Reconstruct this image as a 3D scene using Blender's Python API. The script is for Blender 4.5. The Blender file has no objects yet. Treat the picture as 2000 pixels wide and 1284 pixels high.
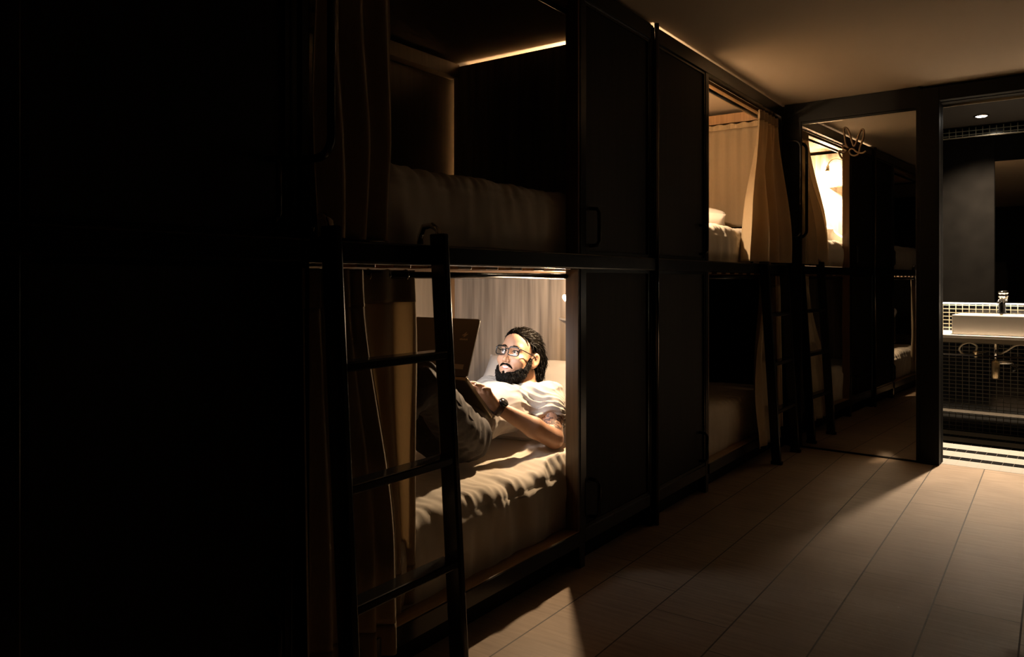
import bpy, bmesh, math, random
import numpy as np
from mathutils import Vector, noise
random.seed(7); np.random.seed(7)
S = bpy.context.scene
C = S.collection
PI = math.pi

# ------------------------------------------------------------------ camera, world, lights, exposure
YAW = math.radians(35.43)
cam_d = bpy.data.cameras.new('camera'); cam = bpy.data.objects.new('camera', cam_d); C.objects.link(cam)
cam.location = (0, 0, 1.19); cam.rotation_euler = (PI/2, 0, YAW)
cam_d.sensor_width = 36; cam_d.lens = 1497/2000*36; cam_d.shift_y = -94/2000
cam_d.clip_start = 0.05; cam_d.clip_end = 60
S.camera = cam
w = bpy.data.worlds.new('world'); S.world = w; w.use_nodes = True
w.node_tree.nodes['Background'].inputs[0].default_value = (0, 0, 0, 1)
w.node_tree.nodes['Background'].inputs[1].default_value = 0
S.view_settings.view_transform = 'Standard'; S.view_settings.look = 'None'
S.view_settings.gamma = 1; S.view_settings.use_curve_mapping = False
S.view_settings.exposure = 0.0
WARM = (1.0, 0.70, 0.42)
L_LAMP1, L_LAMP2, L_DOWN, L_SCREEN, L_LED = 46.0, 290.0, 880.0, 17.0, 8.0

def light(name, kind, loc, power, color, **kw):
    d = bpy.data.lights.new(name, kind); d.energy = power; d.color = color
    for k, v in kw.items(): setattr(d, k, v)
    o = bpy.data.objects.new(name, d); C.objects.link(o); o.location = loc
    return o
def aim(o, target):
    v = Vector(target) - Vector(o.location); o.rotation_euler = v.to_track_quat('-Z', 'Y').to_euler()

LAMP1 = Vector((-1.868, 3.05, 1.095)); LAMP2 = Vector((-1.98, 3.58, 2.21))
a = light('reading_light', 'SPOT', LAMP1 + Vector((-0.004, -0.022, -0.018)), L_LAMP1, WARM, shadow_soft_size=0.016, spot_size=2.5, spot_blend=0.8)
aim(a, (-1.76, 2.00, .40))
light('reading_light', 'POINT', LAMP1 + Vector((-0.004, -0.022, -0.018)), 9.0, WARM, shadow_soft_size=0.014)
a = light('reading_light', 'SPOT', LAMP2 + Vector((0, 0.01, -0.02)), L_LAMP2, WARM, shadow_soft_size=0.02, spot_size=2.9, spot_blend=0.6)
aim(a, (-2.05, 3.56, 1.3))
light('reading_light', 'POINT', LAMP2 + Vector((0, 0.01, -0.03)), 30.0, WARM, shadow_soft_size=0.015)

# ------------------------------------------------------------------ materials
MATS = {}
def mat(name, col, rough=0.6, metal=0.0, spec=0.5, var=0.0, scale=(6, 6, 6), bump=0.0, bscale=None, trans=0.0, emit=None, estr=0.0, sheen=0.0, detail=4, coat=0.0):
    m = bpy.data.materials.new(name); m.use_nodes = True; nt = m.node_tree; N = nt.nodes; Lk = nt.links
    b = N['Principled BSDF']; b.inputs['Roughness'].default_value = rough; b.inputs['Metallic'].default_value = metal
    b.inputs['Specular IOR Level'].default_value = spec; b.inputs['Base Color'].default_value = (*col, 1)
    b.inputs['Coat Weight'].default_value = coat; b.inputs['Sheen Weight'].default_value = sheen
    tc = N.new('ShaderNodeTexCoord'); mp = N.new('ShaderNodeMapping'); mp.inputs['Scale'].default_value = scale
    Lk.new(tc.outputs['Object'], mp.inputs[0])
    nz = N.new('ShaderNodeTexNoise'); nz.inputs['Scale'].default_value = 1; nz.inputs['Detail'].default_value = detail
    Lk.new(mp.outputs[0], nz.inputs['Vector'])
    if var > 0:
        mr = N.new('ShaderNodeMapRange'); mr.inputs[1].default_value = .3; mr.inputs[2].default_value = .7
        mr.inputs[3].default_value = 1-var; mr.inputs[4].default_value = 1+var*0.5
        Lk.new(nz.outputs[0], mr.inputs[0])
        mx = N.new('ShaderNodeMix'); mx.data_type = 'RGBA'; mx.blend_type = 'MULTIPLY'; mx.inputs[0].default_value = 1
        mx.inputs[6].default_value = (*col, 1); Lk.new(mr.outputs[0], mx.inputs[7]); Lk.new(mx.outputs[2], b.inputs['Base Color'])
    if bump > 0:
        n2 = nz
        if bscale:
            mp2 = N.new('ShaderNodeMapping'); mp2.inputs['Scale'].default_value = bscale; Lk.new(tc.outputs['Object'], mp2.inputs[0])
            n2 = N.new('ShaderNodeTexNoise'); n2.inputs['Scale'].default_value = 1; n2.inputs['Detail'].default_value = 5; Lk.new(mp2.outputs[0], n2.inputs['Vector'])
        bp = N.new('ShaderNodeBump'); bp.inputs['Strength'].default_value = bump; bp.inputs['Distance'].default_value = 0.004
        Lk.new(n2.outputs[0], bp.inputs['Height']); Lk.new(bp.outputs[0], b.inputs['Normal'])
    if emit:
        b.inputs['Emission Color'].default_value = (*emit, 1); b.inputs['Emission Strength'].default_value = estr
    if trans > 0:
        out = N['Material Output']; ad = N.new('ShaderNodeMixShader'); tl = N.new('ShaderNodeBsdfTranslucent')
        tl.inputs[0].default_value = (*[min(1, c*1.1) for c in col], 1); ad.inputs[0].default_value = trans
        Lk.new(b.outputs[0], ad.inputs[1]); Lk.new(tl.outputs[0], ad.inputs[2]); Lk.new(ad.outputs[0], out.inputs[0])
    m.diffuse_color = (*col, 1); MATS[name] = m
    return m

mat('metal_black', (0.007, 0.0065, 0.006), rough=0.22, spec=0.4, bump=0.03, bscale=(30, 30, 30))
mat('metal_satin', (0.006, 0.0055, 0.005), rough=0.5, spec=0.12)
mat('panel_dark', (0.014, 0.0105, 0.0075), spec=.15, rough=0.6, var=0.35, scale=(60, 60, 2.0))
mat('wood_light', (0.50, 0.41, 0.32), rough=0.5, var=0.55, scale=(26, 26, 1.2), bump=0.15, bscale=(120, 120, 3), detail=7)
mat('wood_tan', (0.36, 0.285, 0.20), rough=0.55, var=0.12, scale=(50, 50, 3))
mat('wood_honey', (0.30, 0.165, 0.070), rough=0.38, var=0.3, scale=(70, 70, 3))
mat('wood_jamb', (0.13, 0.066, 0.026), rough=0.33, var=0.3, scale=(70, 70, 3))
mat('ledge_wood', (0.33, 0.20, 0.095), rough=0.42, var=0.25, scale=(60, 3, 60))
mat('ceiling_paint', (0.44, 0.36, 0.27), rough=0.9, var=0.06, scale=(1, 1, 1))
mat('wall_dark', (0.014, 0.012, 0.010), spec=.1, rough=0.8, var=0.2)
mat('sheet', (0.62, 0.55, 0.45), rough=0.9, sheen=0.2, bump=0.12, bscale=(500, 500, 500))
mat('pillowcase', (0.80, 0.78, 0.76), rough=0.9, bump=0.25, bscale=(18, 18, 18))
mat('curtain_cloth', (0.50, 0.40, 0.27), rough=0.95, var=0.10, scale=(300, 300, 40), bump=0.1, bscale=(600, 600, 600), trans=0.55)
mat('curtain_hem', (0.30, 0.22, 0.13), rough=0.95, var=0.12, scale=(300, 300, 40), bump=0.1, bscale=(600, 600, 600), trans=0.04)
mat('curtain_thick', (0.40, 0.31, 0.205), rough=0.95, var=0.10, scale=(300, 300, 40), bump=0.1, bscale=(600, 600, 600), trans=0.03)
mat('steel_dark', (0.16, 0.15, 0.14), rough=0.14, metal=1.0)
mat('chrome', (0.75, 0.72, 0.68), rough=0.12, metal=1.0)
mat('brass_dull', (0.55, 0.42, 0.25), rough=0.35, metal=1.0)
mat('mirror_glass', (0.60, 0.60, 0.59), rough=0.0, metal=1.0)
mat('mirror_bath', (0.75, 0.73, 0.70), rough=0.02, metal=1.0)
mat('lamp_metal', (0.45, 0.38, 0.28), rough=0.35, metal=0.8)
mat('shelf_white', (0.75, 0.68, 0.58), rough=0.5)
mat('bulb', (1, 1, 1), emit=(1, 0.85, 0.62), estr=90)
mat('ceramic', (0.70, 0.64, 0.56), rough=0.12, coat=0.3)
mat('counter_stone', (0.55, 0.50, 0.44), rough=0.25)
mat('plaster_dark', (0.003, 0.0026, 0.0022), rough=0.9, spec=.02, var=0.3, scale=(8, 8, 8))
mat('hose', (0.30, 0.25, 0.18), rough=0.35, metal=0.6)
mat('downlight_glow', (1, 1, 1), emit=(1, 0.9, 0.75), estr=60)
mat('led_glow', (1, 1, 1), emit=(1, 0.93, 0.78), estr=L_LED)
mat('skin', (0.43, 0.235, 0.145), rough=0.5, var=0.08, scale=(30, 30, 30), bump=0.1, bscale=(250, 250, 250))
mat('hair', (0.003, 0.0025, 0.002), spec=.0, rough=0.85, var=0.3, scale=(160, 40, 40), bump=0.8, bscale=(420, 130, 130))
mat('hair_strand', (0.004, 0.003, 0.0025), rough=0.5, spec=0.25)
mat('beard', (0.006, 0.005, 0.004), spec=.05, rough=0.75, var=0.4, scale=(200, 200, 200), bump=1.0, bscale=(350, 350, 260))
mat('shirt', (0.36, 0.325, 0.285), rough=0.9, sheen=0.2, bump=0.1, bscale=(700, 700, 700))
mat('jeans', (0.046, 0.037, 0.033), rough=0.8, var=0.3, scale=(60, 60, 60), bump=0.2, bscale=(400, 400, 400))
mat('watch_band', (0.05, 0.025, 0.018), rough=0.4)
mat('watch_glass', (0.01, 0.01, 0.01), rough=0.08)
mat('frame_black', (0.01, 0.01, 0.01), rough=0.2)
mat('eye_white', (0.75, 0.72, 0.70), rough=0.15)
mat('iris', (0.03, 0.018, 0.012), rough=0.1)
mat('teeth', (0.85, 0.82, 0.78), rough=0.25)
mat('lips', (0.42, 0.17, 0.14), rough=0.4)
mat('laptop_shell', (0.15, 0.135, 0.115), rough=0.42, metal=0.3)
mat('laptop_edge', (0.45, 0.38, 0.28), rough=0.3, metal=0.8)
mat('sticker', (0.5, 0.44, 0.36), rough=0.4)
mat('keys', (0.55, 0.54, 0.52), rough=0.5)
mat('keys_dark', (0.06, 0.06, 0.06), rough=0.5)
mat('screen', (0.02, 0.02, 0.02), emit=(0.93, 0.95, 1.0), estr=L_SCREEN)
mat('cable', (0.16, 0.09, 0.04), rough=0.5)

def glass_mat():
    m = bpy.data.materials.new('lens'); m.use_nodes = True; nt = m.node_tree; N = nt.nodes
    for n in list(N): N.remove(n)
    o = N.new('ShaderNodeOutputMaterial'); mx = N.new('ShaderNodeMixShader'); t = N.new('ShaderNodeBsdfTransparent'); g = N.new('ShaderNodeBsdfGlossy')
    g.inputs['Roughness'].default_value = 0.03; f = N.new('ShaderNodeFresnel'); f.inputs[0].default_value = 1.7
    nt.links.new(f.outputs[0], mx.inputs[0]); nt.links.new(t.outputs[0], mx.inputs[1]); nt.links.new(g.outputs[0], mx.inputs[2]); nt.links.new(mx.outputs[0], o.inputs[0])
    MATS['lens'] = m
glass_mat()

def mth(nt, op, a, b=None, c=None):
    n = nt.nodes.new('ShaderNodeMath'); n.operation = op
    for i, v in enumerate((a, b, c)):
        if v is None: continue
        if isinstance(v, (int, float)): n.inputs[i].default_value = v
        else: nt.links.new(v, n.inputs[i])
    return n.outputs[0]

def floor_mat():                      # long timber-look tiles: rows along y, joints shifted from row to row
    m = bpy.data.materials.new('floor_tile'); m.use_nodes = True; nt = m.node_tree; N = nt.nodes; Lk = nt.links
    b = N['Principled BSDF']; tc = N.new('ShaderNodeTexCoord'); sp = N.new('ShaderNodeSeparateXYZ'); Lk.new(tc.outputs['Object'], sp.inputs[0])
    W, Ln, g = 0.272, 1.2, 0.0028
    rx = mth(nt, 'DIVIDE', mth(nt, 'ADD', sp.outputs[0], 0.645 + 20*W), W)
    row = mth(nt, 'FLOOR', rx); fx = mth(nt, 'FRACT', rx)
    off = mth(nt, 'MULTIPLY', mth(nt, 'SUBTRACT', row, 19.0), -0.19)
    ry = mth(nt, 'DIVIDE', mth(nt, 'ADD', mth(nt, 'SUBTRACT', sp.outputs[1], off), 24*Ln - 1.172), Ln)
    fy = mth(nt, 'FRACT', ry); col = mth(nt, 'FLOOR', ry)
    def edge(f, wd):
        a_ = mth(nt, 'LESS_THAN', f, wd); b_ = mth(nt, 'GREATER_THAN', f, 1-wd); return mth(nt, 'MAXIMUM', a_, b_)
    gr = mth(nt, 'MAXIMUM', edge(fx, g/W), edge(fy, g*0.6/Ln))
    cb = N.new('ShaderNodeCombineXYZ'); Lk.new(mth(nt, 'MULTIPLY', row, 7.3), cb.inputs[0]); Lk.new(mth(nt, 'MULTIPLY', col, 3.1), cb.inputs[1])
    wn = N.new('ShaderNodeTexWhiteNoise'); Lk.new(cb.outputs[0], wn.inputs['Vector'])
    mp = N.new('ShaderNodeMapping'); mp.inputs['Scale'].default_value = (5, 60, 5); Lk.new(tc.outputs['Object'], mp.inputs[0])
    nz = N.new('ShaderNodeTexNoise'); nz.inputs['Scale'].default_value = 1; nz.inputs['Detail'].default_value = 6; Lk.new(mp.outputs[0], nz.inputs['Vector'])
    mp2 = N.new('ShaderNodeMapping'); mp2.inputs['Scale'].default_value = (3, 3, 3); Lk.new(tc.outputs['Object'], mp2.inputs[0])
    n2 = N.new('ShaderNodeTexNoise'); n2.inputs['Scale'].default_value = 1; n2.inputs['Detail'].default_value = 5; Lk.new(mp2.outputs[0], n2.inputs['Vector'])
    t = mth(nt, 'ADD', mth(nt, 'MULTIPLY', nz.outputs[0], 0.55), mth(nt, 'ADD', mth(nt, 'MULTIPLY', n2.outputs[0], 0.45), mth(nt, 'MULTIPLY', wn.outputs[0], 0.12)))
    cr = N.new('ShaderNodeValToRGB'); Lk.new(t, cr.inputs[0]); e = cr.color_ramp.elements
    e[0].position = .3; e[0].color = (0.17, 0.118, 0.078, 1); e[1].position = .75; e[1].color = (0.36, 0.265, 0.185, 1)
    mx = N.new('ShaderNodeMix'); mx.data_type = 'RGBA'; Lk.new(gr, mx.inputs[0]); Lk.new(cr.outputs[0], mx.inputs[6]); mx.inputs[7].default_value = (0.05, 0.036, 0.025, 1)
    Lk.new(mx.outputs[2], b.inputs['Base Color']); b.inputs['Specular IOR Level'].default_value = 0.35
    Lk.new(mth(nt, 'ADD', 0.45, mth(nt, 'MULTIPLY', n2.outputs[0], 0.2)), b.inputs['Roughness'])
    bp = N.new('ShaderNodeBump'); bp.inputs['Strength'].default_value = .35; bp.inputs['Distance'].default_value = .002
    Lk.new(mth(nt, 'SUBTRACT', nz.outputs[0], mth(nt, 'MULTIPLY', gr, 0.8)), bp.inputs['Height']); Lk.new(bp.outputs[0], b.inputs['Normal'])
    MATS['floor_tile'] = m
floor_mat()

def tiles_mat(name, tx, ty, axes, grout, tile, tile2=None, g=0.1, stripe=None, rough=.12, mess=0.0):
    m = bpy.data.materials.new(name); m.use_nodes = True; nt = m.node_tree; N = nt.nodes; Lk = nt.links
    b = N['Principled BSDF']; tc = N.new('ShaderNodeTexCoord'); sp = N.new('ShaderNodeSeparateXYZ'); Lk.new(tc.outputs['Object'], sp.inputs[0])
    A = sp.outputs[axes[0]]; B = sp.outputs[axes[1]]
    ra = mth(nt, 'DIVIDE', mth(nt, 'ADD', A, 50), tx); rb = mth(nt, 'DIVIDE', mth(nt, 'ADD', B, 0), ty)
    fa = mth(nt, 'FRACT', ra); fb = mth(nt, 'FRACT', rb)
    gr = mth(nt, 'MAXIMUM', mth(nt, 'LESS_THAN', fa, g), mth(nt, 'LESS_THAN', fb, g*tx/ty))
    mx = N.new('ShaderNodeMix'); mx.data_type = 'RGBA'; Lk.new(gr, mx.inputs[0]); mx.inputs[7].default_value = (*grout, 1)
    if stripe:
        per, frac, ph = stripe
        s = mth(nt, 'LESS_THAN', mth(nt, 'FRACT', mth(nt, 'DIVIDE', mth(nt, 'ADD', B, ph), per)), frac)
        mm = N.new('ShaderNodeMix'); mm.data_type = 'RGBA'; Lk.new(s, mm.inputs[0]); mm.inputs[6].default_value = (*tile, 1); mm.inputs[7].default_value = (*tile2, 1)
        Lk.new(mm.outputs[2], mx.inputs[6])
        gm = N.new('ShaderNodeMix'); gm.data_type = 'RGBA'; Lk.new(s, gm.inputs[0]); gm.inputs[6].default_value = (0.06, .05, .04, 1); gm.inputs[7].default_value = (*grout, 1)
        Lk.new(gm.outputs[2], mx.inputs[7])
    else: mx.inputs[6].default_value = (*tile, 1)
    Lk.new(mx.outputs[2], b.inputs['Base Color'])
    Lk.new(mth(nt, 'ADD', rough, mth(nt, 'MULTIPLY', gr, .7)), b.inputs['Roughness'])
    bp = N.new('ShaderNodeBump'); bp.inputs['Strength'].default_value = .4; bp.inputs['Distance'].default_value = .002; bp.invert = True
    Lk.new(gr, bp.inputs['Height']); Lk.new(bp.outputs[0], b.inputs['Normal'])
    MATS[name] = m
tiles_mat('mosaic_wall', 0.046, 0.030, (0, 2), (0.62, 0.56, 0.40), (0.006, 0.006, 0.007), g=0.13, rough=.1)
tiles_mat('mosaic_shaded', 0.046, 0.030, (0, 2), (0.09, 0.08, 0.06), (0.006, 0.006, 0.007), g=0.11, rough=.1)  # same wall tiles, grout darkened to paint in the shade below the counter
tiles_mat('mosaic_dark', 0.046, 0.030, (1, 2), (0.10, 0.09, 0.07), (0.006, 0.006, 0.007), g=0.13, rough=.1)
tiles_mat('striped_floor', 0.060, 0.056, (0, 1), (0.26, 0.23, 0.19), (0.008, 0.008, 0.008), tile2=(0.46, 0.43, 0.38), g=0.05, stripe=(0.28, 0.64, -0.05), rough=.18)

# ------------------------------------------------------------------ mesh builder
class MB:
    def __init__(s): s.v = []; s.f = []; s.mi = []
    def add(s, vs, fs, mi=0):
        b = len(s.v); s.v += [tuple(v) for v in vs]; s.f += [tuple(b+i for i in f) for f in fs]; s.mi += [mi]*len(fs); return s
    def box(s, x0, x1, y0, y1, z0, z1, mi=0, fn=None):
        vs = [(x, y, z) for x in (x0, x1) for y in (y0, y1) for z in (z0, z1)]
        if fn: vs = [fn(*v) for v in vs]
        return s.add(vs, [(0, 1, 3, 2), (4, 6, 7, 5), (0, 4, 5, 1), (2, 3, 7, 6), (0, 2, 6, 4), (1, 5, 7, 3)], mi)
    def hexa(s, a, b, mi=0):          # a, b: two quads of 4 points
        return s.add(list(a)+list(b), [(3, 2, 1, 0), (4, 5, 6, 7), (0, 1, 5, 4), (1, 2, 6, 5), (2, 3, 7, 6), (3, 0, 4, 7)], mi)
    def tube(s, pts, r, n=10, mi=0, closed=False):
        P = [Vector(p) for p in pts]; R = r if isinstance(r, (list, tuple)) else [r]*len(P)
        up = None; rings = []
        for i, p in enumerate(P):
            if closed: t = P[(i+1) % len(P)] - P[i-1]
            else: t = P[min(i+1, len(P)-1)] - P[max(i-1, 0)]
            t.normalize()
            if up is None:
                up = Vector((0, 0, 1)) if abs(t.z) < .9 else Vector((1, 0, 0))
            a = up - t*up.dot(t)
            if a.length < 1e-5: a = t.orthogonal()
            a.normalize(); up = a; b = t.cross(a)
            rings.append([p + (a*math.cos(2*PI*k/n) + b*math.sin(2*PI*k/n))*R[i] for k in range(n)])
        vs = [v for rg in rings for v in rg]; fs = []
        m = len(P)
        for i in range(m if closed else m-1):
            j = (i+1) % m
            for k in range(n): fs.append((i*n+k, i*n+(k+1) % n, j*n+(k+1) % n, j*n+k))
        if not closed: fs += [tuple(range(n-1, -1, -1)), tuple((m-1)*n+k for k in range(n))]
        return s.add(vs, fs, mi)
    def lathe(s, prof, c, ax=(0, 0, 1), n=24, mi=0):       # prof: (radius, height along ax)
        ax = Vector(ax).normalized(); a = ax.orthogonal().normalized(); b = ax.cross(a); c = Vector(c)
        vs = [c + ax*h + (a*math.cos(2*PI*k/n) + b*math.sin(2*PI*k/n))*r for r, h in prof for k in range(n)]; fs = []
        for i in range(len(prof)-1):
            for k in range(n): fs.append((i*n+k, i*n+(k+1) % n, (i+1)*n+(k+1) % n, (i+1)*n+k))
        fs += [tuple(range(n-1, -1, -1)), tuple((len(prof)-1)*n+k for k in range(n))]
        return s.add(vs, fs, mi)
    def grid(s, fn, nu, nv, mi=0):
        vs = [fn(i/nu, j/nv) for i in range(nu+1) for j in range(nv+1)]
        fs = [(i*(nv+1)+j, (i+1)*(nv+1)+j, (i+1)*(nv+1)+j+1, i*(nv+1)+j+1) for i in range(nu) for j in range(nv)]
        return s.add(vs, fs, mi)
    def build(s, name, mats, parent=None, smooth=False, bevel=0, solid=0, sub=0, kind=None, origin=None):
        off = world_of(parent) if parent else Vector(origin or (0, 0, 0))
        me = bpy.data.meshes.new(name); me.from_pydata([(x-off.x, y-off.y, z-off.z) for x, y, z in s.v], [], s.f)
        if isinstance(mats, str): mats = [mats]
        for m in mats: me.materials.append(MATS[m])
        me.polygons.foreach_set('material_index', s.mi); me.update()
        bm = bmesh.new(); bm.from_mesh(me); bmesh.ops.recalc_face_normals(bm, faces=bm.faces); bm.to_mesh(me); bm.free()
        if smooth: me.polygons.foreach_set('use_smooth', [True]*len(me.polygons))
        o = bpy.data.objects.new(name, me); C.objects.link(o)
        if parent: o.parent = parent
        else: o.location = off
        if bevel:
            b = o.modifiers.new('bevel', 'BEVEL'); b.width = bevel; b.segments = 2; b.limit_method = 'ANGLE'; b.angle_limit = math.radians(40)
        if solid:
            b = o.modifiers.new('solid', 'SOLIDIFY'); b.thickness = solid; b.offset = 0
        if sub:
            b = o.modifiers.new('sub', 'SUBSURF'); b.levels = sub; b.render_levels = sub
        if kind: o['kind'] = kind
        return o
def world_of(o):
    v = Vector((0, 0, 0))
    while o: v = v + Vector(o.location); o = o.parent
    return v
def thing(name, label, cat, loc=(0, 0, 0), group=None):
    o = bpy.data.objects.new(name, None); C.objects.link(o); o.location = loc; o['label'] = label; o['category'] = cat
    o.empty_display_size = .1
    if group: o['group'] = group
    return o
def tag(o, label, cat, group=None):
    o['label'] = label; o['category'] = cat
    if group: o['group'] = group
    return o
def B(x0, x1, y0, y1, z0, z1): return MB().box(x0, x1, y0, y1, z0, z1)

# ------------------------------------------------------------------ room shell
FX = -1.60            # front plane of the bunks
SEAM = 3.446
CEIL = 2.455
EA = math.radians(2.5)
def E(u, d, z): return (FX + u*math.cos(EA) + d*math.sin(EA), 5.66 - u*math.sin(EA) + d*math.cos(EA), z)   # end wall frame
def EB(mb, u0, u1, d0, d1, z0, z1, mi=0): return mb.box(u0, u1, d0, d1, z0, z1, mi, fn=E)

B(-3.1, 2.3, -1.6, 5.68, -.08, 0).build('floor', 'floor_tile', kind='structure')
B(-3.1, 2.3, -1.6, 5.72, CEIL, CEIL+.1).build('ceiling', 'ceiling_paint', kind='structure')
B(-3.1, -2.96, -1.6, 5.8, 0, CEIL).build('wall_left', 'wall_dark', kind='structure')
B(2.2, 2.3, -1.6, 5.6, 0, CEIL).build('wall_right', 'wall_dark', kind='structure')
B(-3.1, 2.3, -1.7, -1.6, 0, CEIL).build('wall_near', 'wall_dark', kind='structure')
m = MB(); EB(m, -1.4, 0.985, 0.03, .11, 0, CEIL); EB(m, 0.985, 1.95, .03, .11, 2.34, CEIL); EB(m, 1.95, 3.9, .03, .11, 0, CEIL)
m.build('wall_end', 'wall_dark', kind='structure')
# bathroom shell
def eobj(name, mats, boxes, kind='structure', **k):     # mesh in the end wall's own axes, so tiling follows the wall
    mb = MB()
    for bx in boxes: mb.box(*bx)
    o = mb.build(name, mats, kind=kind, **k); o.location = (FX, 5.66, 0); o.rotation_euler = (0, 0, -EA); return o
eobj('floor_bathroom', 'striped_floor', [(0.2, 3.0, .05, 1.46, -.06, 0.001)])
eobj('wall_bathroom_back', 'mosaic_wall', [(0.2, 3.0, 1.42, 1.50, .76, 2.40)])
eobj('wall_bathroom_base', 'mosaic_shaded', [(0.2, 3.0, 1.42, 1.50, 0, .76)])
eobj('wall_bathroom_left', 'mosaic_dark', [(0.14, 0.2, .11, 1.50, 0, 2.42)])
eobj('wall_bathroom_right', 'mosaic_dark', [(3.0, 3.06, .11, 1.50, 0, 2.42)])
eobj('ceiling_bathroom', 'wall_dark', [(0.14, 3.06, .11, 1.50, 2.40, 2.48)])
# door frame: black steel portal with a thin bright reveal
m = MB(); EB(m, .875, .985, -.03, .12, 0, 2.435); EB(m, .985, 1.95, -.03, .12, 2.345, 2.435); EB(m, 1.95, 2.06, -.03, .12, 0, 2.435)
m.build('door_1', 'metal_satin', kind='structure', bevel=.003)
m = MB(); EB(m, .985, 1.95, .118, .128, 2.325, 2.345); 
m.build('trim_1', 'lamp_metal', kind='structure')
m = MB(); EB(m, 0.0, .875, -.02, .03, 2.318, 2.452)
m.build('trim_2', 'metal_satin', kind='structure')

# ------------------------------------------------------------------ bunks
def bunk(sgn, ysym, which, label, full=True):
    Y = lambda t: ysym + sgn*t
    def bb(x0, x1, t0, t1, z0, z1, mb=None):
        mb = mb or MB(); y0, y1 = sorted((Y(t0), Y(t1))); return mb.box(x0, x1, y0, y1, z0, z1)
    r = thing('bunk_bed', label, 'bunk bed', (FX, Y(1.1), 0))
    bb(FX-.05, FX, .008, .045, 0, 2.43).build('post', 'metal_black', r, bevel=.004)
    bb(FX-.05, FX, .672, .712, .0, 2.43).build('post', 'metal_black', r, bevel=.004)
    if full:
        bb(FX-.05, FX, 2.113, 2.16, 0, 2.43).build('post', 'metal_black', r, bevel=.004)
        bb(FX-.062, FX-.003, .712, .726, .158, 1.235).build('jamb', 'wood_jamb', r)
        bb(FX-.062, FX-.003, .712, .726, 1.30, 2.354).build('jamb', 'wood_jamb', r)
    T1 = 2.16 if full else .712
    bb(FX-.05, FX+.004, .045, T1, 2.354, 2.43).build('top_rail', 'metal_black', r, bevel=.003)
    bb(FX-.06, FX+.014, .0, T1, 1.237, 1.30).build('mid_rail', 'metal_black', r, bevel=.006)
    bb(FX-.05, FX, .045, .672, .10, .158).build('bottom_rail', 'metal_black', r, bevel=.004)
    bb(FX-.10, FX-.06, .0, T1, 0, .10).build('plinth', 'metal_satin', r)
    for z0, z1, hz in ((.158, 1.237, .19), (1.30, 2.354, 1.335)):
        p = bb(FX-.035, FX-.012, .045, .672, z0, z1).build('side_panel', 'panel_dark', r)
        f = MB()
        for a in ((.045, .060, z0, z1), (.657, .672, z0, z1), (.06, .657, z0, z0+.014), (.06, .657, z1-.014, z1)):
            bb(FX-.012, FX-.004, a[0], a[1], a[2], a[3], f)
        f.build('panel_frame', 'metal_black', p)
        hy = Y(.61)
        pts = [(FX-.02, hy, hz), (FX+.022, hy, hz+.004), (FX+.032, hy, hz+.02), (FX+.032, hy, hz+.14), (FX+.022, hy, hz+.156), (FX-.02, hy, hz+.16)]
        MB().tube(pts, .008, 8).build('handle', 'metal_black', p, smooth=True)
    if not full: return r
    bb(FX-.10, FX-.002, .712, 2.113, .112, .158).build('bottom_rail', 'ledge_wood', r, bevel=.003)
    bb(FX-.001, FX+.006, .712, 2.113, .100, .156).build('rail_cover', 'metal_black', r)
    bb(FX-.13, FX-.05, .712, 2.113, 2.332, 2.354).build('top_lining', 'wood_honey', r)
    # boards of the two sleeping boxes
    for z0, z1 in ((.158, 1.237), (1.30, 2.43)):
        bb(-2.842, FX-.062, .004, .030, z0, min(z1, 2.420)).build('end_panel', 'wood_light', r)
        bb(-2.90, -2.87, .0, 2.16, z0, z1).build('back_panel', 'wood_tan', r)
        bb(-2.87, FX-.062, 2.10, 2.125, z0, z0+.40).build('foot_board', 'panel_dark', r)
    bb(-2.87, -2.835, .032, .062, .158, 1.237).build('corner_strip', 'wood_honey', r)
    bb(-2.868, -2.80, .032, 2.12, 2.355, 2.43).build('back_cornice', 'wood_tan', r)
    bb(-2.80, FX-.05, 2.09, 2.125, 2.352, 2.42).build('foot_cornice', 'wood_honey', r)
    bb(-2.87, FX-.06, .03, 2.12, 1.262, 1.30).build('bed_board', 'wood_honey', r)
    bb(-2.87, FX-.10, .03, 2.12, .112, .150).build('bed_board', 'wood_honey', r)
    for k in range(13):
        t = .10 + k*.155
        bb(-2.86, FX-.07, t, t+.075, 1.228, 1.250).build('slat', 'wood_honey', r, bevel=.003)
    for z in (1.207, 2.305):
        ya, yb = Y(.726), Y(2.113)
        MB().tube([(FX-.062, ya, z), (FX-.062, yb, z)], .011, 12).build('curtain_rod', 'metal_black', r, smooth=True)
    # bar where the foot curtain of the upper bed hangs
    MB().tube([(-2.85, Y(2.075), 2.322), (FX-.06, Y(2.075), 2.322)], .010, 10).build('foot_curtain_rod', 'metal_black', r, smooth=True)
    return r
b1 = bunk(-1, SEAM, 1, 'black framed double bunk in which the bearded man lies reading, lower bed lit')
b2 = bunk(+1, SEAM, 2, 'black framed double bunk next to the mirror, upper bed glowing with warm light')
b0 = bunk(+1, .60, 0, 'unlit closed bunk front with dark panels, nearest to the viewer', full=False)
# chrome cover strip at the joint of the two bunks
o = MB().tube([(FX+.012, SEAM, 0.0), (FX+.012, SEAM, 2.44)], .012, 14).build('joint_post', 'steel_dark', smooth=True, origin=(FX+.012, SEAM, 0))
tag(o, 'glossy dark round post covering the joint between the two double bunks', 'post')

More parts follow.
